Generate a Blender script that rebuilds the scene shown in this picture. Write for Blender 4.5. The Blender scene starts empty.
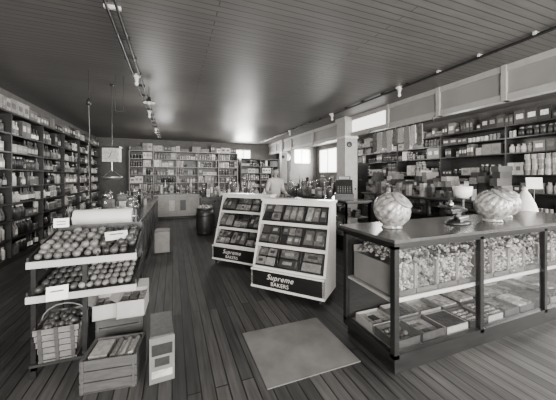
import bpy, math, random
from mathutils import Vector, Matrix
random.seed(11)
R=random.random
def U(a,b): return a+(b-a)*R()
TINT=(1.0,0.965,0.915)

# ------------------------------------------------------------ materials
def mat(name,v,rough=.5,var=.15,scale=8,metal=0.,stretch=(1,1,1),island=0.,bump=0.,emit=0.,spec=.5):
    m=bpy.data.materials.new(name); m.use_nodes=True
    n=m.node_tree.nodes; l=m.node_tree.links
    b=n['Principled BSDF']
    b.inputs['Roughness'].default_value=rough
    b.inputs['Metallic'].default_value=metal
    b.inputs['Specular IOR Level'].default_value=spec
    tc=n.new('ShaderNodeTexCoord'); mp=n.new('ShaderNodeMapping'); mp.inputs['Scale'].default_value=stretch
    no=n.new('ShaderNodeTexNoise'); no.inputs['Scale'].default_value=scale; no.inputs['Detail'].default_value=5
    l.new(tc.outputs['Object'],mp.inputs['Vector']); l.new(mp.outputs['Vector'],no.inputs['Vector'])
    mr=n.new('ShaderNodeMapRange'); mr.inputs['From Min'].default_value=.3; mr.inputs['From Max'].default_value=.7
    mr.inputs['To Min'].default_value=v*(1-var); mr.inputs['To Max'].default_value=v*(1+var)
    l.new(no.outputs['Fac'],mr.inputs['Value']); out=mr.outputs['Result']
    if island:
        g=n.new('ShaderNodeNewGeometry'); r2=n.new('ShaderNodeMapRange')
        r2.inputs['To Min'].default_value=1-island; r2.inputs['To Max'].default_value=1+island
        l.new(g.outputs['Random Per Island'],r2.inputs['Value'])
        mm=n.new('ShaderNodeMath'); mm.operation='MULTIPLY'
        l.new(out,mm.inputs[0]); l.new(r2.outputs['Result'],mm.inputs[1]); out=mm.outputs[0]
    vs=n.new('ShaderNodeVectorMath'); vs.operation='SCALE'; vs.inputs[0].default_value=TINT
    l.new(out,vs.inputs['Scale']); l.new(vs.outputs['Vector'],b.inputs['Base Color'])
    if bump:
        bp=n.new('ShaderNodeBump'); bp.inputs['Strength'].default_value=bump; bp.inputs['Distance'].default_value=.01
        l.new(no.outputs['Fac'],bp.inputs['Height']); l.new(bp.outputs['Normal'],b.inputs['Normal'])
    if emit:
        b.inputs['Emission Color'].default_value=(1,.98,.95,1); b.inputs['Emission Strength'].default_value=emit
    return m

def planks(name,c1,c2,cm,row,length,along_y,rough,var=.35,bump=.25,rvar=.15,mort=.045,spec=.5):
    m=bpy.data.materials.new(name); m.use_nodes=True
    n=m.node_tree.nodes; l=m.node_tree.links; b=n['Principled BSDF']
    b.inputs['Specular IOR Level'].default_value=spec
    tc=n.new('ShaderNodeTexCoord'); mp=n.new('ShaderNodeMapping')
    if along_y: mp.inputs['Rotation'].default_value=(0,0,math.pi/2)
    l.new(tc.outputs['Object'],mp.inputs['Vector'])
    br=n.new('ShaderNodeTexBrick'); br.inputs['Scale'].default_value=1
    br.inputs['Brick Width'].default_value=length; br.inputs['Row Height'].default_value=row
    br.inputs['Mortar Size'].default_value=row*mort; br.inputs['Mortar Smooth'].default_value=.3
    br.offset=.37; br.offset_frequency=2
    br.inputs['Color1'].default_value=(*[c1*t for t in TINT],1); br.inputs['Color2'].default_value=(*[c2*t for t in TINT],1)
    br.inputs['Mortar'].default_value=(*[cm*t for t in TINT],1)
    l.new(mp.outputs['Vector'],br.inputs['Vector'])
    m2=n.new('ShaderNodeMapping'); m2.inputs['Scale'].default_value=(1,14,1)
    l.new(mp.outputs['Vector'],m2.inputs['Vector'])
    gr=n.new('ShaderNodeTexNoise'); gr.inputs['Scale'].default_value=2.5; gr.inputs['Detail'].default_value=8
    l.new(m2.outputs['Vector'],gr.inputs['Vector'])
    bl=n.new('ShaderNodeTexNoise'); bl.inputs['Scale'].default_value=.9; bl.inputs['Detail'].default_value=4
    l.new(tc.outputs['Object'],bl.inputs['Vector'])
    ad=n.new('ShaderNodeMath'); ad.operation='ADD'; l.new(gr.outputs['Fac'],ad.inputs[0]); l.new(bl.outputs['Fac'],ad.inputs[1])
    mr=n.new('ShaderNodeMapRange'); mr.inputs['From Min'].default_value=.7; mr.inputs['From Max'].default_value=1.3
    mr.inputs['To Min'].default_value=1-var; mr.inputs['To Max'].default_value=1+var
    l.new(ad.outputs[0],mr.inputs['Value'])
    vs=n.new('ShaderNodeVectorMath'); vs.operation='SCALE'
    l.new(br.outputs['Color'],vs.inputs[0]); l.new(mr.outputs['Result'],vs.inputs['Scale'])
    l.new(vs.outputs['Vector'],b.inputs['Base Color'])
    rr=n.new('ShaderNodeMapRange'); rr.inputs['From Min'].default_value=.3; rr.inputs['From Max'].default_value=.7
    rr.inputs['To Min'].default_value=rough-rvar*.5; rr.inputs['To Max'].default_value=rough+rvar
    l.new(bl.outputs['Fac'],rr.inputs['Value']); l.new(rr.outputs['Result'],b.inputs['Roughness'])
    bp=n.new('ShaderNodeBump'); bp.inputs['Strength'].default_value=bump; bp.inputs['Distance'].default_value=.006
    inv=n.new('ShaderNodeMath'); inv.operation='MULTIPLY_ADD'; inv.inputs[1].default_value=-1.; 
    l.new(br.outputs['Fac'],inv.inputs[0]); l.new(gr.outputs['Fac'],inv.inputs[2])
    l.new(inv.outputs[0],bp.inputs['Height']); l.new(bp.outputs['Normal'],b.inputs['Normal'])
    return m

def glassmat(name,tint=.96,rough=.03,base=.03,top=.5):
    m=bpy.data.materials.new(name); m.use_nodes=True
    n=m.node_tree.nodes; l=m.node_tree.links; n.clear()
    o=n.new('ShaderNodeOutputMaterial'); t=n.new('ShaderNodeBsdfTransparent'); t.inputs[0].default_value=(tint,tint,tint,1)
    g=n.new('ShaderNodeBsdfGlossy'); g.inputs['Roughness'].default_value=rough
    f=n.new('ShaderNodeLayerWeight'); f.inputs['Blend'].default_value=.5
    pw=n.new('ShaderNodeMath'); pw.operation='POWER'; pw.inputs[1].default_value=4; l.new(f.outputs['Facing'],pw.inputs[0])
    ma=n.new('ShaderNodeMath'); ma.operation='MULTIPLY_ADD'; ma.inputs[1].default_value=top; ma.inputs[2].default_value=base; l.new(pw.outputs[0],ma.inputs[0])
    mx=n.new('ShaderNodeMixShader'); l.new(ma.outputs[0],mx.inputs[0]); l.new(t.outputs[0],mx.inputs[1]); l.new(g.outputs[0],mx.inputs[2])
    l.new(mx.outputs[0],o.inputs['Surface']); return m

FLOOR=planks('floor_planks',.065,.028,.006,.095,3.2,True,.48,var=.55,spec=.4,mort=.06)
CEIL=planks('ceiling_boards',.135,.118,.05,.09,5.0,False,.42,var=.12,bump=.14,rvar=.05,mort=.08)
PAINT=planks('painted_boards',.28,.25,.12,.12,6.0,True,.5,var=.1)
WALL=mat('plaster_wall',.10,.7)
BLACKW=mat('ebony_wood',.011,.3,.4,6,stretch=(1,1,8))
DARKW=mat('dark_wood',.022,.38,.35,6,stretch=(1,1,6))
TOPW=mat('counter_top_wood',.07,.2,.25,5,stretch=(6,1,1))
MIDW=mat('mid_wood',.09,.5,.3,6,stretch=(1,6,1))
CRATEW=mat('crate_wood',.13,.65,.3,9,stretch=(1,1,5))
CRATED=mat('weathered_crate_wood',.055,.65,.3,9,stretch=(1,1,5))
WHITE=mat('white_enamel',.68,.35,.04)
CREAM=mat('cream_paint',.40,.5,.08)
SHELFP=mat('shelf_paint',.28,.5,.08)
PAPER=mat('paper',.70,.8,.05)
CARTON=mat('cardboard',.13,.8,.15)
CARTL=mat('light_carton',.34,.8,.12)
IRON=mat('black_iron',.02,.35,.3)
STEEL=mat('nickel',.45,.3,.1,metal=1)
TIN=mat('tin',.4,.4,.2,metal=.8,island=.2)
RUBBER=mat('caster_rubber',.02,.6)
GLASS=glassmat('case_glass',base=.05,top=.55)
JARG=glassmat('jar_glass',.95,.06,.06,.6)
RIBG=mat('ribbed_candy_glass',.27,.14,.65,26,bump=.15,spec=.8)
PR=[mat('product_%d'%i,v,.45,.3,30,island=.4) for i,v in enumerate([.02,.045,.095,.18,.31,.5,.68])]
FRUIT=mat('fruit_skin',.14,.35,.45,16,island=.45)
FRUITD=mat('dark_fruit_skin',.05,.35,.4,14,island=.4)
LEAF=mat('leaf',.06,.5,.4)
CANDYL=mat('light_candy',.34,.4,.35,40,island=.75)
CANDYM=mat('mixed_candy',.19,.35,.3,40,island=.95)
BREAD=mat('bread_wrap',.17,.3,.6,22,island=.5)
MATT=mat('floor_patch',.14,.6,.25,4,bump=.2)
SKIN=mat('skin',.24,.5,.06); HAIR=mat('hair',.015,.5,.3); SHIRT=mat('shirt_cloth',.42,.8,.08); TROU=mat('trouser_cloth',.04,.8,.2)
WINP=mat('window_daylight',.8,.3,.05,emit=7)
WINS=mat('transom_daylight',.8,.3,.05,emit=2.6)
FABRIC=mat('hanging_fabric',.14,.9,.4,12,island=.4)

# ------------------------------------------------------------ mesh builder
class MB:
    def __init__(s): s.v=[];s.f=[];s.fm=[];s.sm=[];s.mats=[];s.M=Matrix.Identity(4)
    def mi(s,m):
        if m not in s.mats: s.mats.append(m)
        return s.mats.index(m)
    def add(s,vs,fs,m,smooth=False,M=None):
        T=s.M@M if M is not None else s.M
        o=len(s.v); s.v+= [T@Vector(p) for p in vs]; k=s.mi(m)
        for f in fs: s.f.append([i+o for i in f]); s.fm.append(k); s.sm.append(smooth)
    def box(s,x0,y0,z0,x1,y1,z1,m,M=None):
        s.add([(x0,y0,z0),(x1,y0,z0),(x1,y1,z0),(x0,y1,z0),(x0,y0,z1),(x1,y0,z1),(x1,y1,z1),(x0,y1,z1)],
              [(0,3,2,1),(4,5,6,7),(0,1,5,4),(1,2,6,5),(2,3,7,6),(3,0,4,7)],m,False,M)
    def cb(s,c,sz,m,rz=0,rx=0,ry=0):
        M=Matrix.Translation(c)@Matrix.Rotation(rz,4,'Z')@Matrix.Rotation(ry,4,'Y')@Matrix.Rotation(rx,4,'X')
        a,b,c2=[q/2 for q in sz]; s.box(-a,-b,-c2,a,b,c2,m,M)
    def prism(s,pts,x0,x1,m):
        n=len(pts); vs=[(x0,p[0],p[1]) for p in pts]+[(x1,p[0],p[1]) for p in pts]
        fs=[tuple(range(n))[::-1],tuple(range(n,2*n))]+[(i,(i+1)%n,(i+1)%n+n,i+n) for i in range(n)]
        s.add(vs,fs,m)
    def lathe(s,prof,m,M=None,n=14,smooth=True,lobes=0,amp=0):
        vs=[];rings=[]
        for r,z in prof:
            if r<1e-6: rings.append([len(vs)]); vs.append((0,0,z))
            else:
                rings.append(list(range(len(vs),len(vs)+n)))
                for i in range(n):
                    a=2*math.pi*i/n; q=r*(1-amp+amp*abs(math.cos(a*lobes/2))) if lobes else r
                    vs.append((q*math.cos(a),q*math.sin(a),z))
        fs=[]
        for a,b in zip(rings,rings[1:]):
            for i in range(n):
                j=(i+1)%n
                if len(a)==1 and len(b)==1: continue
                if len(a)==1: fs.append((a[0],b[j],b[i]))
                elif len(b)==1: fs.append((a[i],a[j],b[0]))
                else: fs.append((a[i],a[j],b[j],b[i]))
        s.add(vs,fs,m,smooth,M)
    def cyl(s,p0,p1,r,m,n=10,r1=None):
        p0=Vector(p0);p1=Vector(p1);L=(p1-p0).length
        M=Matrix.Translation(p0)@(p1-p0).to_track_quat('Z','Y').to_matrix().to_4x4()
        r1=r if r1 is None else r1
        s.lathe([(0,0),(r,0)],m,M,n,False); s.lathe([(r,0),(r1,L)],m,M,n,True); s.lathe([(r1,L),(0,L)],m,M,n,False)
    def tube(s,pts,r,m,n=6):
        for a,b in zip(pts,pts[1:]): s.cyl(a,b,r,m,n)
    def ball(s,c,r,m,sx=1,sy=1,sz=1,n=10,k=6,rz=0,rx=0):
        pr=[(math.sin(math.pi*i/k)*r,-math.cos(math.pi*i/k)*r) for i in range(k+1)]; pr[0]=(0,-r); pr[-1]=(0,r)
        M=Matrix.Translation(c)@Matrix.Rotation(rz,4,'Z')@Matrix.Rotation(rx,4,'X')@Matrix.Diagonal((sx,sy,sz,1))
        s.lathe(pr,m,M,n)
    def obj(s,name,parent=None,bevel=0):
        xs=[v.x for v in s.v];ys=[v.y for v in s.v];zs=[v.z for v in s.v]
        o=Vector(((min(xs)+max(xs))/2,(min(ys)+max(ys))/2,min(zs)))
        if parent: o=Vector((0,0,0))
        me=bpy.data.meshes.new(name); me.from_pydata([v-o for v in s.v],[],s.f)
        for m in s.mats: me.materials.append(m)
        me.polygons.foreach_set('material_index',s.fm); me.polygons.foreach_set('use_smooth',s.sm); me.update()
        ob=bpy.data.objects.new(name,me); ob.location=o; bpy.context.collection.objects.link(ob)
        if parent: ob.parent=parent
        if bevel:
            bm=ob.modifiers.new('bevel','BEVEL'); bm.width=bevel; bm.segments=2; bm.limit_method='ANGLE'
        return ob
def T(x,y,z=0,rz=0): return Matrix.Translation((x,y,z))@Matrix.Rotation(rz,4,'Z')
def empty(name,loc,rz=0):
    e=bpy.data.objects.new(name,None); e.location=loc; e.rotation_euler=(0,0,rz); e.empty_display_size=.2
    bpy.context.collection.objects.link(e); return e

# ------------------------------------------------------------ room shell
XL,XR,YB,YF,H=-3.05,7.6,13.5,-3.2,3.2
b=MB(); b.box(XL,YF,-.1,XR,YB,0,FLOOR); o=b.obj('floor')
b=MB(); b.box(XL,YF,H,XR,YB,H+.1,CEIL); b.obj('ceiling')
b=MB(); b.box(XL-.12,YF,0,XL,YB,H,WALL); b.obj('wall_left')
def wall_with_holes(b,axis,c0,c1,a0,a1,holes,m):
    def bx(s0,s1,z0,z1):
        if s1-s0<1e-4 or z1-z0<1e-4: return
        if axis=='x': b.box(s0,c0,z0,s1,c1,z1,m)
        else: b.box(c0,s0,z0,c1,s1,z1,m)
    p=a0
    for s0,s1,z0,z1 in holes:
        bx(p,s0,0,H); bx(s0,s1,0,z0); bx(s0,s1,z1,H); p=s1
    bx(p,a1,0,H)
b=MB()
wall_with_holes(b,'x',YB,YB+.12,XL,XR,[(2.95,3.75,2.42,2.9),(6.2,7.2,2.25,3.05)],WALL); b.obj('wall_back')
b=MB(); wall_with_holes(b,'y',XR,XR+.12,YF,YB,[(-1.5,2.2,.9,2.9),(10.7,13.2,1.72,3.0)],WALL); b.obj('wall_right')
b=MB(); wall_with_holes(b,'x',YF-.12,YF,XL,XR,[(-2.3,1.0,.7,2.9),(1.5,2.6,0,2.6),(3.1,7.0,.7,2.9)],WALL); b.obj('wall_front')
def window(name,axis,c,s0,s1,z0,z1,m,nx=2,nz=1,fr=.05):
    b=MB()
    def bx(a0,a1,d0,d1,q0,q1,mm):
        if axis=='x': b.box(a0,c+d0,q0,a1,c+d1,q1,mm)
        else: b.box(c+d0,a0,q0,c+d1,a1,q1,mm)
    bx(s0+.01,s1-.01,.05,.06,z0+.01,z1-.01,m)
    bx(s0,s1,0,.1,z0,z0+fr,WHITE); bx(s0,s1,0,.1,z1-fr,z1,WHITE)
    bx(s0,s0+fr,0,.1,z0,z1,WHITE); bx(s1-fr,s1,0,.1,z0,z1,WHITE)
    for i in range(1,nx):
        p=s0+(s1-s0)*i/nx; bx(p-.02,p+.02,.02,.09,z0,z1,WHITE)
    for i in range(1,nz):
        p=z0+(z1-z0)*i/nz; bx(s0,s1,.02,.09,p-.02,p+.02,WHITE)
    b.obj(name)
window('window_1','x',YB,2.95,3.75,2.42,2.9,WINP,2)
window('window_2','x',YB,6.2,7.2,2.25,3.05,WINP,2)
window('window_3','y',XR,10.7,13.2,1.72,3.0,WINP,3)
window('window_4','y',XR,-1.5,2.2,.9,2.9,WINS,3,2)
window('window_5','x',YF-.11,-2.3,1.0,.7,2.9,WINS,3,2)
window('window_6','x',YF-.11,3.1,7.0,.7,2.9,WINS,4,2)
window('glazed_door','x',YF-.11,1.5,2.6,.0,2.6,WINS,1,2,.12)  # glazed door in the front wall, unseen behind the camera

HX=4.7
b=MB()
b.box(HX,YF,3.1,HX+.14,YB,3.2,CREAM)
b.box(HX,YF,2.66,HX+.14,YB,2.76,CREAM)
b.box(HX+.03,YF,2.76,HX+.09,5.0,3.1,PAINT)
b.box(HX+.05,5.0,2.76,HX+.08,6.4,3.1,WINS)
b.box(HX+.03,6.8,2.76,HX+.09,YB,3.1,PAINT)
for y in (-1.5,0.3,1.7,2.55,3.65,4.95,8.6,10.5,12.3): b.box(HX-.02,y,2.66,HX+.16,y+.07,3.2,CREAM)
b.obj('trim_1')
def pillar(name,x,y,s):
    b=MB(); b.box(x-s/2,y-s/2,0,x+s/2,y+s/2,3.2,CREAM)
    b.box(x-s/2-.03,y-s/2-.03,0,x+s/2+.03,y+s/2+.03,.2,CREAM)
    b.box(x-s/2-.03,y-s/2-.03,3.08,x+s/2+.03,y+s/2+.03,3.2,CREAM)
    b.box(x-s/2-.015,y-s/2-.015,2.6,x+s/2+.015,y+s/2+.015,2.66,WHITE)
    b.lathe([(0,0),(.08,0),(.08,.04),(0,.04)],IRON,Matrix.Translation((x-.08,y-s/2,2.42))@Matrix.Rotation(math.pi/2,4,'X'),16)
    b.obj(name,bevel=.008)
pillar('pillar',4.72,6.6,.42); pillar('pillar',4.78,11.6,.26)
b=MB(); b.box(XL,YF,0,XL+.02,YB,.15,DARKW); b.obj('baseboard_left')
b=MB(); b.box(XL,YB-.02,0,XR,YB,.15,DARKW); b.obj('baseboard_back')
b=MB(); b.box(.62,1.80,0,1.42,2.53,.006,MATT); b.obj('floor_hatch')

def conduit(x,name,offs,lamps):
    b=MB()
    for dx in offs: b.cyl((x+dx,YF+.1,3.165),(x+dx,12.6,3.165),.014,IRON,6)
    y=.6
    while y<12.5:
        b.box(x+min(offs)-.03,y,3.165,x+max(offs)+.03,y+.03,3.2,WHITE if int(y*10)%3==0 else IRON); y+=.62
    for yy in lamps:
        b.lathe([(0,0),(.065,0),(.06,-.03),(.03,-.05),(.03,-.1),(0,-.1)],WHITE,Matrix.Translation((x,yy,3.19)),14)
        b.lathe([(.012,0),(.03,-.04),(.028,-.07),(0,-.09)],PAPER,Matrix.Translation((x,yy,3.09)),12)
    b.obj(name)
conduit(-.56,'ceiling_conduit',(-.045,.045),(5.0,7.6,10.2))
conduit(3.96,'ceiling_conduit',(0,.03),(3.9,6.2,9.))
b=MB(); b.M=T(-.42,5.6,0)
b.cyl((0,0,2.98),(0,0,3.2),.006,IRON,6); b.lathe([(0,0),(.03,0),(.035,-.05),(.12,-.1),(.118,-.105),(.03,-.06),(0,-.06)],IRON,T(0,0,3.0),18)
b.lathe([(.015,0),(.032,-.04),(.028,-.08),(0,-.095)],WHITE,T(0,0,2.95),12); b.obj('pendant_lamp')

# ------------------------------------------------------------ goods
def can(b,M,r,h,m1):
    b.lathe([(0,0),(r,0),(r,h),(r*.9,h),(r*.9,h-.004),(0,h-.004)],TIN,M,10,False)
    b.lathe([(r*1.015,h*.06),(r*1.015,h*.94)],m1,M,10)
def jar(b,M,r,h,m1):
    b.lathe([(0,0),(r,0),(r,h*.68),(r*.55,h*.8),(r*.55,h*.84)],m1,M,10)
    b.lathe([(r*.62,h*.84),(r*.62,h),(0,h)],TIN,M,10)
def bottle(b,M,r,h,m1,m2):
    b.lathe([(0,0),(r,0),(r,h*.55),(r*.35,h*.75),(r*.32,h*.95),(r*.4,h),(0,h)],m1,M,10)
    b.lathe([(r*1.02,h*.12),(r*1.02,h*.45)],m2,M,10)
def shelf_goods(b,length,depth,z,maxh,bias=None,fill=.97,kinds='cjbx'):
    p=.01
    while p<length-.05:
        k=random.choice(kinds); m1=random.choice(bias or PR); m2=random.choice(PR[2:]); n=random.randint(1,5)
        if R()>fill: p+=U(.04,.14); continue
        if k=='c': r=U(.03,.06);h=U(.08,.17);w=r*2.1
        elif k=='j': r=U(.035,.07);h=U(.16,.27);w=r*2.15
        elif k=='b': r=U(.03,.045);h=U(.22,.32);w=r*2.15
        else: w=U(.05,.22);h=U(.12,.34);r=0;n=random.randint(1,3)
        h=min(h,maxh-.02); stack=1
        if k=='c': stack=max(1,int((maxh-.02)/h)) if R()<.8 else 1
        for i in range(n):
            if p+w>length: break
            q=p+w/2+U(-.002,.002)
            for s_ in range(stack):
                M=T(q,.03+r+U(0,.04),z+s_*h,U(0,6))
                if k=='c': can(b,M,r,h,m1)
                elif k=='j': jar(b,M,r,h,m1)
                elif k=='b': bottle(b,M,r,h,m1,m2)
            if k=='x':
                d=min(depth-.05,U(.12,.25)); y0=.02+U(0,.02)
                b.box(p+.003,y0,z,p+w-.003,y0+d,z+h,m1)
                b.box(p+w*.2,y0-.002,z+h*.35,p+w*.8,y0,z+h*.7,m2)
            p+=w
        p+=U(.0,.02)
def shelving(name,gname,M,length,depth,zs,top,m,bias=None,post=1.2,back=DARKW,kinds='cjbx',topgoods=False,fill=.97):
    b=MB(); b.M=M
    n=max(1,round(length/post))
    for i in range(n+1):
        x=min(length*i/n,length-.03); b.box(x,0,0,x+.03,depth,top,m)
    for z in zs: b.box(0,.005,z-.025,length,depth,z,m)
    b.box(0,-.02,top,length,depth,top+.03,m)
    b.box(0,0,0,length,.02,min(zs)-.025 if min(zs)>.06 else .03,m)
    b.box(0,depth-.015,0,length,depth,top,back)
    b.obj(name)
    g=MB(); zz=list(zs)+[top]
    for i in range(n):
        x0=length*i/n+.03; L=length/n-.03
        for a,c in zip(zz,zz[1:]):
            g.M=M@T(x0,0,0); shelf_goods(g,L,depth,a+.001,c-a-.025,bias,fill,kinds)
    if topgoods:
        g.M=M; shelf_goods(g,length,depth,top+.031,topgoods,bias,.95,'x')
    g.obj(gname)
ML=T(-2.62,3.6,0,math.pi/2)
shelving('bottle_shelving','bottled_and_canned_goods',ML,8.6,.4,[.1,.42,.74,1.04,1.34,1.64,1.94,2.26],2.60,DARKW,[PR[0],PR[0],PR[1],PR[2],PR[3],PR[4],PR[5]],kinds='cjbbjx',fill=.97,topgoods=.28)
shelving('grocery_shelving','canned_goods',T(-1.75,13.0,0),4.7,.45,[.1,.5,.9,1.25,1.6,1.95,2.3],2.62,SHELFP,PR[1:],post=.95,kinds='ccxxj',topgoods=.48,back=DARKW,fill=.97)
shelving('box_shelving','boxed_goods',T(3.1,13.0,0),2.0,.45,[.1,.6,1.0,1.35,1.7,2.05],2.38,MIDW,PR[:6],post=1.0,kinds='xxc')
shelving('dry_goods_shelving','dry_goods',T(7.15,10.4,0,-math.pi/2),8.1,.42,[.1,.7,1.15,1.55,2.05,2.4],2.66,DARKW,[PR[0],PR[1],PR[1],PR[2],PR[3],PR[4]],post=1.6,kinds='xxjcx',topgoods=.36,fill=.9)

# ------------------------------------------------------------ candy showcase
CX0,CX1,CY0,CY1,CH=1.54,4.51,1.56,2.21,1.0
b=MB()
b.box(CX0+.03,CY0+.03,0,CX1-.03,CY1-.03,.09,BLACKW)
b.box(CX0,CY0,.09,CX1,CY1,.13,BLACKW)
b.box(CX0+.03,CY0+.03,.13,CX1-.03,CY1-.03,.14,SHELFP)
posts=[CX0,2.51,3.49,CX1-.045]
for x in posts:
    b.box(x,CY0,.13,x+.045,CY0+.045,CH,BLACKW); b.box(x,CY1-.045,.13,x+.045,CY1,CH,BLACKW)
for y in (CY0,CY1-.045):
    b.box(CX0,y,.955,CX1,y+.045,CH,BLACKW); b.box(CX0,y,.13,CX1,y+.045,.16,BLACKW)
for x in (CX0,CX1-.045):
    b.box(x,CY0,.955,x+.045,CY1,CH,BLACKW); b.box(x,CY0,.13,x+.045,CY1,.16,BLACKW)
b.box(CX0-.03,CY0-.03,CH,CX1+.03,CY1+.03,CH+.035,TOPW)
b.box(CX0-.035,CY0-.035,CH-.012,CX1+.035,CY1+.035,CH+.012,BLACKW)
b.box(CX0+.045,CY1-.03,.14,CX1-.045,CY1-.02,.97,DARKW)
b.box(CX0+.02,CY0+.05,.535,CX1-.02,CY1-.04,.555,CREAM)
b.box(CX0+.02,CY0+.045,.53,CX1-.02,CY0+.055,.562,WHITE)
for x0,x1 in zip(posts,posts[1:]): b.box(x0+.045,CY0+.018,.16,x1,CY0+.024,.955,GLASS)
b.box(CX0+.018,CY0+.045,.16,CX0+.024,CY1-.045,.955,GLASS)
b.obj('candy_showcase')
b=MB(); x=CX0+.06; i=0
while x<CX1-.3:
    w=.235; y0,y1=CY0+.075,CY1-.08
    b.box(x,y0,.556,x+.008,y1,.80,SHELFP); b.box(x+w-.008,y0,.556,x+w,y1,.80,SHELFP)
    b.box(x,y1-.008,.556,x+w,y1,.86,SHELFP); b.box(x,y0,.556,x+w,y1,.562,SHELFP)
    b.box(x,y0-.003,.556,x+w,y0+.003,.60,MIDW)
    b.box(x+.01,y0+.045,.562,x+w-.01,y1-.01,.78,PR[2])
    cm=CANDYL if i%3!=1 else CANDYM; big=U(.9,1.5)
    for _ in range(420):
        t=R()
        if t<.5: px,py,pz=U(x+.02,x+w-.02),y0+U(.015,.05),U(.575,.82)
        else:
            px,py=U(x+.02,x+w-.02),U(y0+.02,y1-.03); pz=.81+.08*math.sin((px-x)/w*math.pi)*(.6+.4*math.sin((py-y0)/(y1-y0)*math.pi))+U(-.01,.02)
        s=U(.008,.013)*big
        if i%2: b.cb((px,py,pz),(s*2.4,s*1.3,s*1.3),cm,U(0,3),U(0,3),U(-1,1))
        else: b.ball((px,py,pz),s*1.1,cm,U(.9,1.5),U(.8,1.1),U(.7,1),6,4,U(0,3))
    x+=w+.008; i+=1
b.obj('candy_bins')
b=MB(); x=CX0+.08; i=0
while x<CX1-.35:
    w=U(.20,.30)
    for (ya,yb) in ((CY0+.07,CY0+.31),(CY0+.33,CY0+.57)):
        m=random.choice([CARTL,PR[1],PR[1],PR[3]]); zt=U(.19,.23)
        b.box(x,ya,.141,x+w-.02,yb,.15,m)
        for (q0,q1,q2,q3) in ((x,ya,x+w-.02,ya+.006),(x,yb-.006,x+w-.02,yb),(x,ya,x+.006,yb),(x+w-.026,ya,x+w-.02,yb)):
            b.box(q0,q1,.15,q2,q3,zt,m)
        kind=random.choice('abc'); mm=random.choice([PR[1],PR[4],CANDYM,CANDYL,PR[0]])
        nx=random.choice([3,5,6]); ny=random.choice([3,5]); dx=(w-.04)/nx; dy=(yb-ya-.02)/ny
        for lay in range(random.choice([1,2])):
            for a in range(nx):
                for c in range(ny):
                    cx=x+.01+dx*(a+.5); cy=ya+.01+dy*(c+.5); z=.17+lay*.035
                    if kind=='c': b.ball((cx,cy,z+.005),min(dx,dy)*.45,mm,1,1,.8,8,5)
                    else: b.cb((cx,cy,z+(.02 if kind=='b' else 0)),(dx*.85,dy*.85,.034),mm,U(-.1,.1))
    x+=w+.005
b.obj('candy_boxes')

def globe(name,x,y,z,r,rz,tilt):
    b=MB(); b.M=T(x,y,z,rz)
    b.lathe([(r*.5,0),(r*.55,.005),(r*.45,.03)],RIBG,None,20)
    C=Matrix.Translation((0,0,r*.97+.004))@Matrix.Rotation(tilt,4,'X')
    prof=[(max(math.sin(math.pi*i/20)*r,0),-math.cos(math.pi*i/20)*r*.94) for i in range(0,17)]
    prof[0]=(0,-r*.94); top=prof[-1]
    b.lathe(prof,RIBG,C,96,True,16,.07)
    b.lathe([(top[0],top[1]),(top[0]*1.04,top[1]+.004),(top[0]*1.04,top[1]+.016),(top[0]*.6,top[1]+.022),(.02,top[1]+.024),(.018,top[1]+.034),(0,top[1]+.036)],PR[4],C,24)
    b.obj(name)
globe('globe_candy_jar',1.87,1.93,CH+.036,.165,.35,.75)
globe('globe_candy_jar',3.13,1.83,CH+.036,.168,.3,.6)
globe('globe_candy_jar',3.58,1.98,CH+.036,.165,-.2,.5)

b=MB(); b.M=T(2.66,1.87,CH+.035,.25)
b.lathe([(0,0),(.13,0),(.135,.015),(.10,.035),(.05,.05),(.035,.10),(.05,.12),(0,.12)],IRON,Matrix.Diagonal((1.25,.75,1,1)),24)
b.cb((0,0,.125),(.36,.05,.025),IRON); b.cb((-.02,-.06,.07),(.22,.012,.012),STEEL)
b.cb((-.02,-.055,.045),(.2,.03,.03),IRON)
b.cyl((-.15,0,.12),(-.15,0,.165),.012,IRON,8)
b.lathe([(0,.165),(.10,.165),(.115,.175),(.11,.18),(0,.178)],IRON,T(-.15,0,0),24)
b.cyl((.12,0,.12),(.12,0,.25),.016,IRON,10); b.lathe([(0,.235),(.06,.24),(.06,.25),(0,.25)],IRON,T(.12,0,0),16)
b.lathe([(0,.25),(.05,.255),(.085,.29),(.09,.37),(.094,.37),(.087,.285),(.05,.248),(0,.245)],WHITE,T(.12,0,0)@Matrix.Diagonal((1.15,.9,1,1)),24)
b.lathe([(0,0),(.028,0),(.028,.035),(.012,.045),(.014,.06),(0,.065)],STEEL,T(-.17,0,.18),12)
b.obj('counter_scale')

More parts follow.
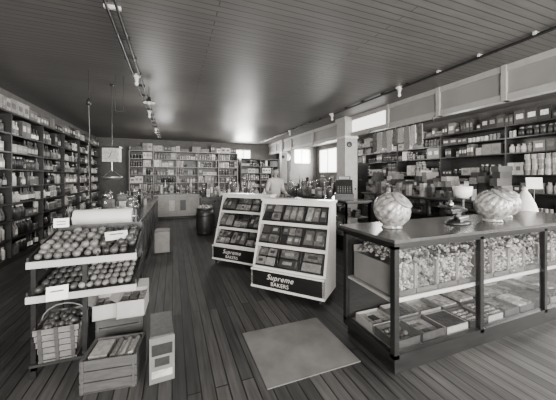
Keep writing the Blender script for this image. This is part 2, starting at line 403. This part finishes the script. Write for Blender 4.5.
# ------------------------------------------------------------ bakery racks
def bakery_rack(x,y,rz):
    e=empty('bakery_display_rack',(x,y,0),rz)
    b=MB(); L=1.0
    prof=[(0,.07),(.48,.07),(.48,1.17),(.30,1.17),(.035,.31),(0,.31)]
    b.prism(prof,0,.03,WHITE); b.prism(prof,L-.03,L,WHITE)
    b.box(.03,.46,.07,L-.03,.48,1.17,BLACKW)
    b.box(-.015,.28,1.17,L+.015,.495,1.2,WHITE)
    b.box(.0,.0,.10,L,.02,.31,BLACKW); b.box(0,-.004,.07,L,.02,.1,WHITE); b.box(.03,.02,.07,L-.03,.46,.09,BLACKW)
    b.box(0,-.006,.295,L,.05,.315,WHITE)
    def face(z): return .035+(.30-.035)*(z-.31)/(1.17-.31)
    for i in range(4):
        z=.32+i*.28
        if i==3: z=1.145
        yf=face(z); b.prism([(yf-.014,z-.018),(yf+.014,z-.018),(yf+.022,z+.022),(yf-.006,z+.022)],.03,L-.03,WHITE)
    ldv=MB()
    for i in range(3):
        z=.33+i*.28; yf=face(z)+.012; D=.15; rise=.19
        b.prism([(yf,z),(yf+D,z+rise),(yf+D,z+rise+.012),(yf,z+.012)],.03,L-.03,BLACKW)
        b.box(.03,yf+D,z-.02,L-.03,yf+D+.01,z+.27,BLACKW)
        for k in (1,2):
            xx=.03+(L-.06)*k/3
            b.prism([(yf-.004,z),(yf+D,z+rise),(yf+D,z+.25),(face(z+.25),z+.25)],xx-.008,xx+.008,BLACKW)
        ang=math.atan2(rise,D)
        for k in range(3):
            x0=.03+(L-.06)*k/3+.02; w=(L-.06)/3-.04
            kind=random.choice('abc'); rows=2 if kind!='c' else 1; cols=random.choice([1,2,2,3]) if kind!='b' else 2
            for r_ in range(rows):
                for c_ in range(cols):
                    if R()<.1: continue
                    t=(r_+.5)/rows; cw=w/cols
                    cx=x0+cw*(c_+.5); dd=math.hypot(D,rise)/rows
                    cy=yf+D*t; cz=z+rise*t+.012
                    m=random.choice([BREAD,BREAD,PR[3],PR[2],PR[1]])
                    ldv.cb((cx,cy-.028,cz+.020),(cw*.84,dd*.78,.03),m,0,ang)
                    ldv.cb((cx,cy-.040,cz+.030),(cw*.45,dd*.3,.012),random.choice([PR[4],PR[3],PR[1]]),0,ang)
    for cx in (.06,L-.06):
        for cy in (.05,.43):
            b.cyl((cx-.012,cy,.028),(cx+.012,cy,.028),.028,RUBBER,14); b.box(cx-.018,cy-.012,.04,cx+.018,cy+.012,.07,STEEL)
    b.obj('rack_body',e); ldv.obj('wrapped_loaves',e)
    g=MB(); g.prism([(.05,.335),(.054,.335),(.296,1.13),(.292,1.13)],.03,L-.03,GLASS); g.obj('glass_front',e)
    for body,sz,zz,sh in (('Supreme',.095,.20,.35),('BAKERS',.068,.125,0)):
        c=bpy.data.curves.new('lettering','FONT'); c.body=body; c.size=sz; c.extrude=.001; c.align_x='CENTER'; c.shear=sh; c.space_character=1.1
        c.materials.append(WHITE)
        t=bpy.data.objects.new('lettering_'+body.lower(),c); bpy.context.collection.objects.link(t)
        t.parent=e; t.location=(L*.42,-.003,zz); t.rotation_euler=(math.pi/2,0,0)
bakery_rack(.956,3.437,math.radians(-48.5))
bakery_rack(.640,4.83,math.radians(-48.5))

# ------------------------------------------------------------ counters
def glass_counter(name,x0,y0,x1,y1,h,solid=.3,m=BLACKW,top=TOPW):
    b=MB(); b.box(x0+.03,y0+.03,0,x1-.03,y1-.03,.08,m); b.box(x0,y0,.08,x1,y1,solid,m)
    nx=max(1,round((x1-x0)/1.0)); ny=max(1,round((y1-y0)/1.0)); s=.035
    for i in range(nx+1):
        xx=x0+(x1-x0-s)*i/nx
        for yy in (y0,y1-s): b.box(xx,yy,solid,xx+s,yy+s,h-.03,m)
    for i in range(ny+1):
        yy=y0+(y1-y0-s)*i/ny
        for xx in (x0,x1-s): b.box(xx,yy,solid,xx+s,yy+s,h-.03,m)
    b.box(x0,y0,h-.06,x1,y0+s,h-.03,m);b.box(x0,y1-s,h-.06,x1,y1,h-.03,m);b.box(x0,y0,h-.06,x0+s,y1,h-.03,m);b.box(x1-s,y0,h-.06,x1,y1,h-.03,m)
    b.box(x0-.02,y0-.02,h-.03,x1+.02,y1+.02,h,top)
    zm=(solid+h)/2; b.box(x0+.03,y0+.03,zm,x1-.03,y1-.03,zm+.012,MIDW)
    b.box(x0+.012,y0+s,solid,x0+.016,y1-s,h-.06,GLASS); b.box(x1-.016,y0+s,solid,x1-.012,y1-s,h-.06,GLASS)
    b.box(x0+s,y0+.012,solid,x1-s,y0+.016,h-.06,GLASS)
    for zb in (solid,zm+.012):
        for _ in range(int((x1-x0)*(y1-y0)*14)):
            w,d=U(.08,.16),U(.08,.16); cx=U(x0+.12,x1-.12); cy=U(y0+.12,y1-.12); hh=U(.04,.16)
            b.cb((cx,cy,zb+hh/2),(w,d,hh),random.choice(PR[:4]))
    b.obj(name)
glass_counter('glass_display_counter',3.2,4.5,3.8,10.0,1.02)
glass_counter('tobacco_counter',1.45,5.65,2.95,6.15,1.0)
glass_counter('haberdashery_counter',4.95,3.1,5.5,6.2,1.08,.7)
glass_counter('notions_counter',5.0,7.3,5.55,11.0,1.05,.7)

def panel_counter(name,x0,y0,x1,y1,h,m,top,n=6,face='xp'):
    b=MB(); b.box(x0+.02,y0+.02,0,x1-.02,y1-.02,.1,BLACKW); b.box(x0,y0,.1,x1,y1,h-.04,m)
    b.box(x0-.03,y0-.03,h-.04,x1+.03,y1+.03,h,top)
    if face=='xp':
        for i in range(n):
            a=y0+(y1-y0)*i/n+.05; c=y0+(y1-y0)*(i+1)/n-.05
            b.box(x1,a,.18,x1+.012,a+.04,h-.12,m);b.box(x1,c-.04,.18,x1+.012,c,h-.12,m);b.box(x1,a,.18,x1+.012,c,.22,m);b.box(x1,a,h-.16,x1+.012,c,h-.12,m)
    else:
        for i in range(n):
            a=x0+(x1-x0)*i/n+.03; c=x0+(x1-x0)*(i+1)/n-.03
            b.box(a,y0-.012,.16,c,y0,.2,m);b.box(a,y0-.012,h-.14,c,y0,h-.1,m);b.box(a,y0-.012,.16,a+.04,y0,h-.1,m);b.box(c-.04,y0-.012,.16,c,y0,h-.1,m)
            b.box(a+.06,y0-.008,.3,c-.06,y0,h-.25,random.choice([PR[1],PR[5],PR[2]]))
    b.obj(name,bevel=.004)
panel_counter('service_counter',-1.15,3.25,-.45,9.2,.9,DARKW,TOPW,7)
panel_counter('rear_counter',-.6,10.3,.9,10.9,.92,CREAM,TOPW,4,'yn')
panel_counter('island_counter',.75,8.0,2.5,8.6,.92,DARKW,TOPW,4,'yn')

def top_goods(name,x0,y0,x1,y1,z,n,kinds,hmax=.3,pal=PR,rm=.11):
    b=MB(); placed=[]; tries=0
    while len(placed)<n and tries<n*30:
        tries+=1; r=U(.05,rm); x=U(x0+r,x1-r); y=U(y0+r,y1-r)
        if any((x-a)**2+(y-c)**2<(r+q)**2 for a,c,q in placed): continue
        placed.append((x,y,r)); k=random.choice(kinds); m=random.choice(pal); h=U(.14,hmax); M=T(x,y,z,U(-.2,.2))
        if k=='j':
            b.lathe([(0,.003),(r*.8,.003),(r*.85,h*.7),(r*.5,h*.8)],m,M,14)
            b.lathe([(0,0),(r*.9,0),(r*.92,h*.75),(r*.6,h*.86),(r*.6,h*.9)],JARG,M,16)
            b.lathe([(r*.7,h*.9),(r*.7,h*.95),(r*.15,h*.97),(r*.15,h*1.05),(0,h*1.06)],STEEL,M,14)
        elif k=='b': bottle(b,M,r*.5,h,m,random.choice(PR))
        elif k=='x':
            b.box(-r*.7,-r*.6,0,r*.7,r*.6,h*.8,m,M); b.box(-r*.5,-r*.61,h*.2,r*.5,-r*.6,h*.5,random.choice(PR),M)
            b.box(-r*.72,-r*.62,h*.72,r*.72,r*.62,h*.82,random.choice(PR[:4]),M)
        elif k=='c': can(b,M,r*.7,h*.6,m)
        elif k=='h':
            b.lathe([(r*1.0,0),(r*1.02,.01),(r*.7,.02),(r*.65,.1),(r*.4,.13),(0,.115)],m,M,16)
    b.obj(name)
top_goods('jars_and_boxes',-1.1,4.0,-.5,9.0,.9,54,'jbxc',.38,PR[:4])
top_goods('candy_jars',1.5,5.7,2.1,6.1,1.0,9,'jb',.26,PR[3:])
top_goods('tobacco_tins',3.25,5.6,3.75,9.9,1.02,36,'xxbj',.42,PR[:4])
top_goods('hats_and_boxes',5.0,3.2,5.45,6.15,1.08,24,'hxxx',.42,PR[:5],.12)
top_goods('notions_boxes',5.05,7.4,5.5,10.9,1.05,28,'xbj',.55,PR[:4],.14)
top_goods('glass_jars',.8,8.05,2.4,8.55,.92,30,'jbbx',.6,PR[2:])
top_goods('stacked_groceries',-.5,10.35,.8,10.85,.92,20,'xbc',.5,PR[1:])
b=MB(); b.box(6.0,3.4,.85,6.6,7.6,.9,MIDW)
for x in (6.03,6.52):
    for y in (3.45,5.5,7.5): b.box(x,y,0,x+.05,y+.05,.85,MIDW)
b.obj('merchandise_table')
b=MB()
for i in range(26):
    y=3.5+i*.155; z=.901
    for k in range(random.randint(1,6)):
        hh=U(.09,.17); b.cb((6.3+U(-.05,.05),y,z+hh/2),(U(.3,.48),.14,hh),random.choice([PR[0],PR[1],PR[1],PR[2],PR[3],PR[4]])); z+=hh
b.obj('stacked_boxes')

def register(x,y,z,rz):
    b=MB(); b.M=T(x,y,z,rz)
    b.box(-.2,-.2,0,.2,.2,.12,DARKW); b.prism([(-.17,.12),(.18,.12),(.18,.42),(.04,.42),(-.04,.3)],-.18,.18,IRON)
    b.box(-.14,.06,.42,.14,.14,.5,IRON); b.box(-.11,.055,.435,.11,.06,.485,PR[3])
    for i in range(6):
        for j in range(4):
            yy=-.14+j*.025; zz=.16+j*.035; b.ball((-.125+i*.05,yy-.01,zz),.009,CREAM,n=8,k=4)
    b.cyl((.18,.05,.22),(.23,.05,.22),.01,STEEL); b.ball((.24,.05,.22),.02,DARKW)
    b.obj('cash_register')
register(3.5,5.0,1.02,-.6)

b=MB(); px,py,pz=-.70,3.45,.9
b.box(px-.35,py-.1,pz,px+.35,py+.1,pz+.02,IRON)
for s in (-.31,.31): b.prism([(py-.07,pz+.02),(py+.07,pz+.02),(py+.02,pz+.23),(py-.02,pz+.23)],px+s-.008,px+s+.008,IRON)
b.cyl((px-.27,py,pz+.16),(px+.27,py,pz+.16),.09,PAPER,24); b.cyl((px-.32,py,pz+.16),(px+.32,py,pz+.16),.014,STEEL,8)
b.box(px-.27,py-.125,pz+.07,px+.27,py-.12,pz+.08,STEEL)
for s in (-.27,.27): b.box(px+s-.005,py-.125,pz+.02,px+s+.005,py-.09,pz+.08,IRON)
b.obj('wrapping_paper_roll')

b=MB(); x,y=-1.05,5.75
b.cyl((x,y,2.05),(x,y,3.2),.006,IRON,6); b.lathe([(0,0),(.04,0),(.02,-.03),(0,-.03)],IRON,T(x,y,3.2),10)
b.M=T(x,y,0,-.2)
b.box(-.14,-.06,1.78,.14,.06,2.05,PR[4]); b.box(-.15,-.07,2.03,.15,.07,2.06,IRON); b.box(-.11,-.064,1.82,.11,-.06,2.0,PR[5])
b.cb((0,-.067,1.91),(.008,.004,.12),IRON,0,0,.4)
b.cyl((0,0,1.62),(0,0,1.78),.01,STEEL,8)
for a in range(3):
    t=a*2.1; b.cyl((0,0,1.64),(.17*math.cos(t),.17*math.sin(t),1.50),.004,STEEL,6)
b.lathe([(0,1.45),(.12,1.46),(.18,1.505),(.183,1.503),(.12,1.452),(0,1.445)],TIN,None,24)
b.obj('hanging_scale')
b=MB(); x,y=-1.25,5.1
b.cyl((x,y,2.75),(x,y,3.2),.005,IRON,6); b.lathe([(0,0),(.03,.01),(.035,.05),(.02,.10),(0,.12)],IRON,T(x,y,2.64),12)
b.tube([(x,y,2.64),(x+.01,y,2.2),(x-.01,y,1.8),(x+.01,y,1.5),(x,y,1.15)],.004,PR[3],5)
b.lathe([(0,0),(.035,0),(.045,.12),(.0,.13)],DARKW,T(x,y,1.03),10)
b.obj('hanging_twine')
b=MB(); 
for dx in (0,.12): b.cyl((-.9+dx,5.2,2.6),(-.9+dx,5.2,3.2),.004,IRON,5)
b.cyl((-.93,5.2,2.6),(-.75,5.2,2.6),.008,IRON,6); b.obj('hanging_hook_rail')

b=MB(); b.cyl((4.6,3.7,2.58),(4.6,5.6,2.58),.012,IRON,8)
for y in (3.75,5.55): b.cyl((4.6,y,2.58),(4.72,y,2.7),.008,IRON,6)
for i in range(9):
    y=4.0+i*.16; h=U(.3,.5); w=U(.05,.07); m=[FABRIC,PR[5],PR[3],PR[4]][i%4]
    pts=[(y-w,2.56),(y+w,2.56),(y+w*1.25,2.56-h),(y+w*.3,2.56-h*1.06),(y-w*1.2,2.56-h*.97)]
    b.prism(pts[::-1],4.585,4.61,m); b.cyl((4.6,y,2.55),(4.6,y,2.60),.01,STEEL,6)
b.obj('hanging_garments')

b=MB(); b.M=Matrix.Translation((5.45,12.97,2.0))
Mx=Matrix.Rotation(math.pi/2,4,'X')
b.lathe([(0,0),(.30,0),(.30,.05),(.24,.09),(.21,.09)],BLACKW,Matrix.Translation((0,0,.55))@Mx,8,False)
b.lathe([(.21,.085),(.0,.085)],WHITE,Matrix.Translation((0,0,.55))@Mx,28,False)
b.lathe([(.2,.09),(.22,.1),(.24,.09)],STEEL,Matrix.Translation((0,0,.55))@Mx,28)
b.cb((.02,-.09,.60),(.014,.004,.13),IRON,0,0,.25); b.cb((-.04,-.09,.53),(.012,.004,.1),IRON,0,0,1.1)
for i in range(12):
    a=i*math.pi/6; b.cb((.18*math.sin(a),-.088,.55+.18*math.cos(a)),(.01,.003,.03),IRON,0,0,a)
b.prism([(-.08,0),(0,-.04),(0,.35),(-.08,.35)],-.14,.14,BLACKW)
b.obj('wall_clock')
b=MB(); b.box(5.15,13.08,0,5.75,13.5,3.2,DARKW); b.box(5.12,12.98,1.8,5.78,13.08,3.0,DARKW); b.obj('trim_2')

def barrel(x,y,r,h,lidm):
    b=MB(); b.M=T(x,y,0)
    b.lathe([(0,0),(r*.85,0),(r*.97,h*.25),(r,h*.5),(r*.97,h*.75),(r*.87,h),(r*.8,h),(r*.8,h-.03),(0,h-.03)],DARKW,None,20)
    for z,k in ((.06,.885),(.28,.985),(.7,.99),(.92,.905)): b.lathe([(r*k*1.01,h*z),(r*k*1.02+.004,h*z+.01),(r*k*1.02,h*z+.04)],IRON,None,20)
    for _ in range(90):
        a=U(0,6.28); q=math.sqrt(R())*r*.72; b.ball((q*math.cos(a),q*math.sin(a),h-.01+U(0,.05)),.03,lidm,n=7,k=5)
    b.obj('barrel')
barrel(.78,7.3,.23,.70,CANDYL)

# ------------------------------------------------------------ produce rack
b=MB()
X0,X1,Y0,Y1=-.98,-.29,2.52,3.08
ZT,ZM=.85,.60
for x,yy in ((X0,Y0),(-.66,Y0)): b.box(x,yy,0,x+.03,yy+.03,.88,BLACKW)
for x in (X0,X1-.03): b.box(x,Y1-.03,0,x+.03,Y1,1.03,BLACKW)
b.box(X0,Y0,.06,X0+.03,Y1,.10,BLACKW)
def tier(zf,zb,yf,lip=.03):
    b.prism([(yf,zf),(Y1-.03,zb),(Y1-.03,zb+.015),(yf,zf+.015)],X0,X1,DARKW)
    for x in (X0-.012,X1): b.prism([(yf,zf-.02),(Y1-.03,zb-.02),(Y1-.03,zb+.07),(yf,zf+.06)],x,x+.012,DARKW)
    b.box(X0-.012,yf-.012,zf-.02,X1+.012,yf,zf+lip,CREAM)
    b.box(X0,Y1-.04,zb,X1,Y1-.03,zb+.1,DARKW)
tier(ZT,ZT+.10,Y0-.03); tier(ZM,ZM+.08,Y0-.04); b.box(X0,Y0-.03,.10,-.63,Y1,.12,DARKW)
xm=(X0+X1)/2+.08
b.prism([(Y0-.02,ZT+.01),(Y1-.03,ZT+.11),(Y1-.03,ZT+.16),(Y0-.02,ZT+.06)],xm-.006,xm+.006,DARKW)
b.obj('produce_rack')
b=MB()
for layer in range(2):
    for i in range(11):
        for j in range(8):
            if layer and (j in(0,7) or R()<.25): continue
            r=U(.026,.034); x=X0+.035+i*.062+U(-.008,.008)+layer*.03; y=Y0+.02+j*.063+U(-.008,.008)
            if x>X1-.035: continue
            z=ZT+.015+(y-Y0+.03)/.56*.10+r+layer*.04
            b.ball((x,y,z),r,FRUIT if x<xm else FRUITD,1,1,.92,10,6); b.cyl((x,y,z+r*.8),(x+.004,y,z+r*1.15),.002,LEAF,4)
b.obj('apples')
b=MB()
for i in range(12):
    for j in range(5):
        r=U(.022,.030); x=X0+.05+i*.053; y=Y0+.02+j*.095
        b.ball((x,y,ZM+.017+(y-Y0+.04)/.57*.08+r+.002),r,FRUITD if i<5 else FRUIT,1,1.55,.95,9,6,U(-.4,.4))
b.obj('potatoes')
def card(x,y,z,w,h,rz,rx=-.25,stake=.0):
    b=MB(); b.cb((x,y,z),(w,.003,h),WHITE,rz,rx)
    for k in range(2): b.cb((x,y-.003,z+h*(.15-.3*k)),(w*.6,.001,h*.1),PR[1],rz,rx)
    if stake: b.cyl((x,y+.004,z-h/2-stake),(x,y+.004,z),.003,IRON,5)
    b.obj('price_card')
card(-.93,2.95,1.09,.11,.08,.2,-.15,.08); card(-.45,2.66,1.0,.17,.08,.35,-.7,.05)
card(-.80,2.46,.64,.13,.10,.15,-.2)

b=MB(); b.M=T(-.81,2.64,.12)
for k in range(5):
    z0=.02+k*.05; w=.118+k*.007; d=.14+k*.008
    for (a0,a1,b0,b1) in ((-w,-d,w,-d+.005),(-w,d-.005,w,d),(-w,-d,-w+.005,d),(w-.005,-d,w,d)): b.box(a0,a1,z0,b0,b1,z0+.04,CRATEW)
for sx in (-1,0,1):
    b.prism([(-.145,0),(-.14,0),(-.18,.27),(-.185,.27)],sx*.1-.012,sx*.1+.012,CRATED)
b.box(-.118,-.14,0,.118,.14,.01,CRATEW)
pts=[(-.15,0,.25)]+[(-.15*math.cos(t*math.pi/8),0,.25+.12*math.sin(t*math.pi/8)) for t in range(1,8)]+[(.15,0,.25)]
b.tube(pts,.006,CRATEW)
for _ in range(70): b.ball((U(-.11,.11),U(-.13,.13),U(.2,.255)),.026,FRUITD,n=8,k=5)
b.obj('produce_basket')
def crate(name,x0,y0,x1,y1,z0,h,m,fillm,rz=0,slats=3):
    cx,cy=(x0+x1)/2,(y0+y1)/2; w,d=(x1-x0)/2,(y1-y0)/2
    b=MB(); b.M=T(cx,cy,z0,rz); b.box(-w,-d,0,w,d,.012,m)
    hs=h/slats
    for k in range(slats):
        za,zb=k*hs+.004,(k+1)*hs-.004
        b.box(-w,-d,za,w,-d+.01,zb,m); b.box(-w,d-.01,za,w,d,zb,m)
    b.box(-w,-d+.01,0,-w+.016,d-.01,h,m); b.box(w-.016,-d+.01,0,w,d-.01,h,m)
    for sx in (-w+.01,w-.03): b.box(sx,-d-.006,0,sx+.018,-d,h,m)
    if fillm=='bundles':
        b.box(-w+.02,-d+.02,.05,w-.02,d-.02,h*.7,PR[0])
        b.box(-w+.17,-d+.03,h*.7,w-.03,d-.03,h*.86,PR[5]); b.box(-w+.03,-d+.06,h*.7,-w+.15,d-.03,h*.95,PR[4])
        for i in range(3): b.cyl((-w+.19+i*.06,-d+.04,h*.92),(-w+.2+i*.06,d-.06,h*.95),.02,PR[2+i],10,.018)
    b.obj(name)
crate('wooden_crate',-.585,2.20,-.225,2.49,0,.23,CRATED,'bundles',-.12)
crate('dark_crate',-.61,2.68,-.25,3.0,.0,.32,CRATED,None,0)
def carton(x0,y0,x1,y1,z0,h,m,rz=0,fl=.5,name='cardboard_carton',fill=True):
    cx,cy=(x0+x1)/2,(y0+y1)/2; w,d=(x1-x0)/2,(y1-y0)/2
    b=MB(); b.M=T(cx,cy,z0,rz); t=.005
    b.box(-w,-d,0,w,d,t,m); b.box(-w,-d,0,w,-d+t,h,m); b.box(-w,d-t,0,w,d,h,m); b.box(-w,-d,0,-w+t,d,h,m); b.box(w-t,-d,0,w,d,h,m)
    if fl:
        b.add([(-w,d,h),(w,d,h),(w*.95,d+.05,h+.06),(-w*.95,d+.05,h+.06)],[(0,1,2,3),(3,2,1,0)],m)
        b.add([(-w,-d,h),(-w,d,h),(-w-.06,d*.9,h+.03),(-w-.06,-d*.9,h+.03)],[(0,1,2,3)],m)
    if fill:
        n=3
        for i in range(n):
            for j in range(n):
                b.cb((-w+2*w*(i+.5)/n,-d+2*d*(j+.5)/n,h*.42),(2*w/n*.85,2*d/n*.85,h*.7),random.choice(PR[1:5]))
    else: b.box(-w,-d,h-t,w,d,h,m)
    b.obj(name)
carton(-.62,2.60,-.44,2.84,.321,.12,CARTL,.05); carton(-.43,2.56,-.22,2.86,.321,.14,CARTL,-.04)
b=MB(); b.M=T(-.085,2.34,0,.06); b.box(-.075,-.18,0,.075,.18,.32,CRATED); b.box(-.085,-.19,.0,.085,-.18,.33,CARTON); b.box(-.08,-.185,.29,.08,.185,.34,PR[1])
b.box(-.07,-.193,.04,.07,-.19,.09,PR[4]); b.box(-.07,-.193,.2,.07,-.19,.28,PR[0]); b.box(-.05,-.193,.12,.05,-.19,.18,PR[0])
b.box(.075,-.14,.08,.077,.14,.24,PR[2])
b.obj('fruit_box')
carton(-.34,5.8,-.06,6.15,0,.42,CARTL,0,0,fill=False,name='grocery_carton'); carton(-.36,6.25,-.10,6.6,0,.36,PR[2],0,.0,name='grocery_carton',fill=False)

b=MB(); b.M=T(5.2,2.55,0); b.box(-.3,-.2,0,.3,.2,.9,DARKW); b.box(-.32,-.22,.9,.32,.22,.93,TOPW); b.obj('side_table')
b=MB(); b.M=T(5.05,2.5,.93); b.lathe([(0,0),(.16,0),(.165,.03),(.13,.16),(.07,.30),(.03,.36),(.04,.40),(0,.42)],WHITE,None,20); b.obj('draped_linen_cone')
b=MB(); b.cb((5.4,2.55,1.40),(.22,.02,.18),PAPER,-.6,-.1); b.cyl((5.4,2.55,.95),(5.4,2.55,1.35),.008,IRON,6); b.lathe([(0,0),(.06,0),(.05,.02),(0,.02)],IRON,T(5.4,2.55,.93),14); b.obj('display_card')
b=MB(); b.M=T(6.2,8.2,0); b.box(-.35,-.3,0,.35,.3,1.95,DARKW); b.box(-.38,-.33,1.95,.38,.33,2.0,DARKW)
for z in (.1,1.05):
    for xx in (-.33,.01): b.box(xx,-.31,z,xx+.32,-.3,z+.85,BLACKW)
b.ball((-.03,-.32,1.4),.015,STEEL); b.ball((.04,-.32,1.4),.015,STEEL); b.obj('storage_cabinet')

# ------------------------------------------------------------ shop clerk
def skin_mesh(name,verts,edges,radii,m,parent,root=0,sub=2):
    me=bpy.data.meshes.new(name); me.from_pydata(verts,edges,[]); me.materials.append(m)
    ob=bpy.data.objects.new(name,me); bpy.context.collection.objects.link(ob); ob.parent=parent
    sk=ob.modifiers.new('skin','SKIN'); sk.use_smooth_shade=True
    for i,d in enumerate(me.skin_vertices[0].data):
        r=radii[i]; d.radius=r if isinstance(r,tuple) else (r,r); d.use_root=(i==root)
    ss=ob.modifiers.new('sub','SUBSURF'); ss.levels=sub; ss.render_levels=sub
    return ob
def clerk(x,y,rz):
    e=empty('shop_clerk',(x,y,0),rz)
    V=[(0,0,.95),(0,.01,1.12),(0,0,1.32),(0,0,1.43),(0,-.005,1.49)]
    E=[(0,1),(1,2),(2,3),(3,4)]; Rr=[(.16,.11),(.15,.105),(.17,.115),(.13,.09),(.058,.06)]
    for s in (-1,1):
        k=len(V); V+=[(s*.17,0,1.41),(s*.235,.02,1.14),(s*.19,-.2,1.09),(s*.175,-.26,1.075)]
        E+=[(3,k),(k,k+1),(k+1,k+2),(k+2,k+3)]; Rr+=[.068,.05,.042,.038]
    skin_mesh('shirt',V,E,Rr,SHIRT,e)
    V=[(0,0,.98),(0,0,.9)];E=[(0,1)];Rr=[(.165,.115),(.15,.11)]
    for s in (-1,1):
        k=len(V); V+=[(s*.09,0,.84),(s*.10,-.01,.5),(s*.105,.02,.1)]; E+=[(1,k),(k,k+1),(k+1,k+2)]; Rr+=[.092,.068,.055]
    skin_mesh('trousers',V,E,Rr,TROU,e)
    for s in (-1,1): skin_mesh('shoe',[(s*.105,.04,.05),(s*.11,-.06,.045),(s*.12,-.16,.035)],[(0,1),(1,2)],[.048,.045,.034],BLACKW,e)
    skin_mesh('neck',[(0,0,1.46),(0,-.01,1.56)],[(0,1)],[.055,.05],SKIN,e)
    h=MB(); N=20;K=16; vs=[];fs=[]
    for i in range(K+1):
        a=math.pi*i/K
        for j in range(N):
            t=2*math.pi*j/N; X=math.sin(a)*math.cos(t);Y=math.sin(a)*math.sin(t);Z=-math.cos(a)
            w=.076*(1-.22*max(0,-Z)); dp=.096*(1-.12*max(0,-Z)); px,py,pz=X*w,Y*dp,Z*.118
            if Y<0:
                fx=abs(X)
                if fx<.22 and -.35<Z<.08: py-=.022*(1-fx/.22)*(1-(Z+.35)/.5 if Z>-.3 else .6)
                if .15<fx<.55 and -.02<Z<.2: py+=.008
                if fx<.35 and Z<-.75: py-=.012
            vs.append((px,py,pz+1.63))
    for i in range(K):
        for j in range(N): fs.append((i*N+j,i*N+(j+1)%N,(i+1)*N+(j+1)%N,(i+1)*N+j))
    h.add(vs,fs,SKIN,True)
    for s in (-1,1):
        h.ball((s*.078,.005,1.625),.03,SKIN,.35,.7,1,8,6)
        h.ball((s*.03,-.083,1.645),.012,WHITE,1.2,.6,.7,8,6); h.ball((s*.03,-.090,1.645),.006,HAIR,1,.5,1,6,4)
        h.cb((s*.03,-.092,1.668),(.034,.006,.006),HAIR,0,0,-s*.1)
    h.cb((0,-.089,1.578),(.045,.006,.006),PR[2])
    h.obj('head',e)
    hr=MB(); vs=[];fs=[]
    for i in range(9):
        a=math.pi*(.5*i/8)
        for j in range(N):
            t=2*math.pi*j/N; Y=math.sin(t)
            low=-.03 if Y>-.2 else .05
            z=math.cos(a)*.130 if i<8 else low
            z=max(z,low)
            vs.append((math.sin(a)*math.cos(t)*.086,math.sin(a)*Y*.106+.006,1.635+z))
    for i in range(8):
        for j in range(N): fs.append((i*N+j,(i+1)*N+j,(i+1)*N+(j+1)%N,i*N+(j+1)%N))
    hr.add(vs,fs,HAIR,True); hr.obj('hair',e)
    for s in (-1,1):
        bx,by,bz=s*.175,-.26,1.07
        V=[(bx,by,bz),(bx,by-.05,bz-.008),(bx,by-.09,bz-.012)];E=[(0,1),(1,2)];Rr=[(.024,.017),(.036,.015),(.036,.013)]
        skin_mesh('palm',V,E,Rr,SKIN,e)
        for q,L in ((-.027,.062),(-.009,.075),(.009,.07),(.027,.055)):
            V=[(bx+q,by-.08,bz-.012),(bx+q*1.1,by-.08-L*.5,bz-.014),(bx+q*1.15,by-.08-L*.85,bz-.026),(bx+q*1.15,by-.08-L,bz-.036)]
            skin_mesh('finger',V,[(0,1),(1,2),(2,3)],[.0095,.009,.008,.007],SKIN,e,0,1)
        V=[(bx-s*.02,by-.03,bz-.01),(bx-s*.05,by-.06,bz-.02),(bx-s*.056,by-.09,bz-.03)]
        skin_mesh('thumb',V,[(0,1),(1,2)],[.012,.010,.008],SKIN,e,0,1)
clerk(2.44,6.46,.12)

# ------------------------------------------------------------ lights
def area(name,loc,rot,sx,sy,p):
    l=bpy.data.lights.new(name,'AREA'); l.shape='RECTANGLE'; l.size=sx; l.size_y=sy; l.energy=p; l.color=(1,.985,.96)
    o=bpy.data.objects.new(name,l); o.location=loc; o.rotation_euler=rot; bpy.context.collection.objects.link(o)
hp=math.pi/2
area('daylight_front_left',(-.6,-3.0,1.8),(hp,0,0),3.2,2.1,700)
area('daylight_front_right',(5,-3.0,1.8),(hp,0,0),3.8,2.1,850)
area('daylight_side',(7.45,.35,1.9),(0,hp,0),2.0,3.6,330)
area('daylight_far_side',(7.4,11.9,2.3),(0,hp,0),1.2,2.3,430)
area('daylight_back',(3.35,13.3,2.6),(-hp,0,0),.75,.4,120)
def fill_point(name,loc,p,r=.06):
    l=bpy.data.lights.new(name,'POINT'); l.energy=p; l.shadow_soft_size=r; l.color=(1,.97,.93)
    o=bpy.data.objects.new(name,l); o.location=loc; bpy.context.collection.objects.link(o)
for i,(p,e) in enumerate([((-.42,6.6,2.4),34),((-.3,10.2,2.4),42),((2.2,8.2,2.4),34),((2.2,11,2.4),42),((6.2,6.8,2.4),52),((6.2,4.2,2.4),38),((6.2,10.,2.4),45)]): fill_point('fill_light_%d'%i,p,e,.25)  # added fill: bare point lights in mid-air, no fixtures, to brighten ceiling and rooms

w=bpy.data.worlds.new('world'); bpy.context.scene.world=w; w.use_nodes=True
w.node_tree.nodes['Background'].inputs[0].default_value=(1,.98,.95,1); w.node_tree.nodes['Background'].inputs[1].default_value=.6

cam=bpy.data.cameras.new('camera'); cam.sensor_width=36; cam.lens=270/556*36; cam.shift_y=-23/556; cam.clip_start=.05
co=bpy.data.objects.new('camera',cam); co.location=(0,0,1.5); co.rotation_euler=(hp,0,-math.radians(21.25))
bpy.context.collection.objects.link(co); bpy.context.scene.camera=co
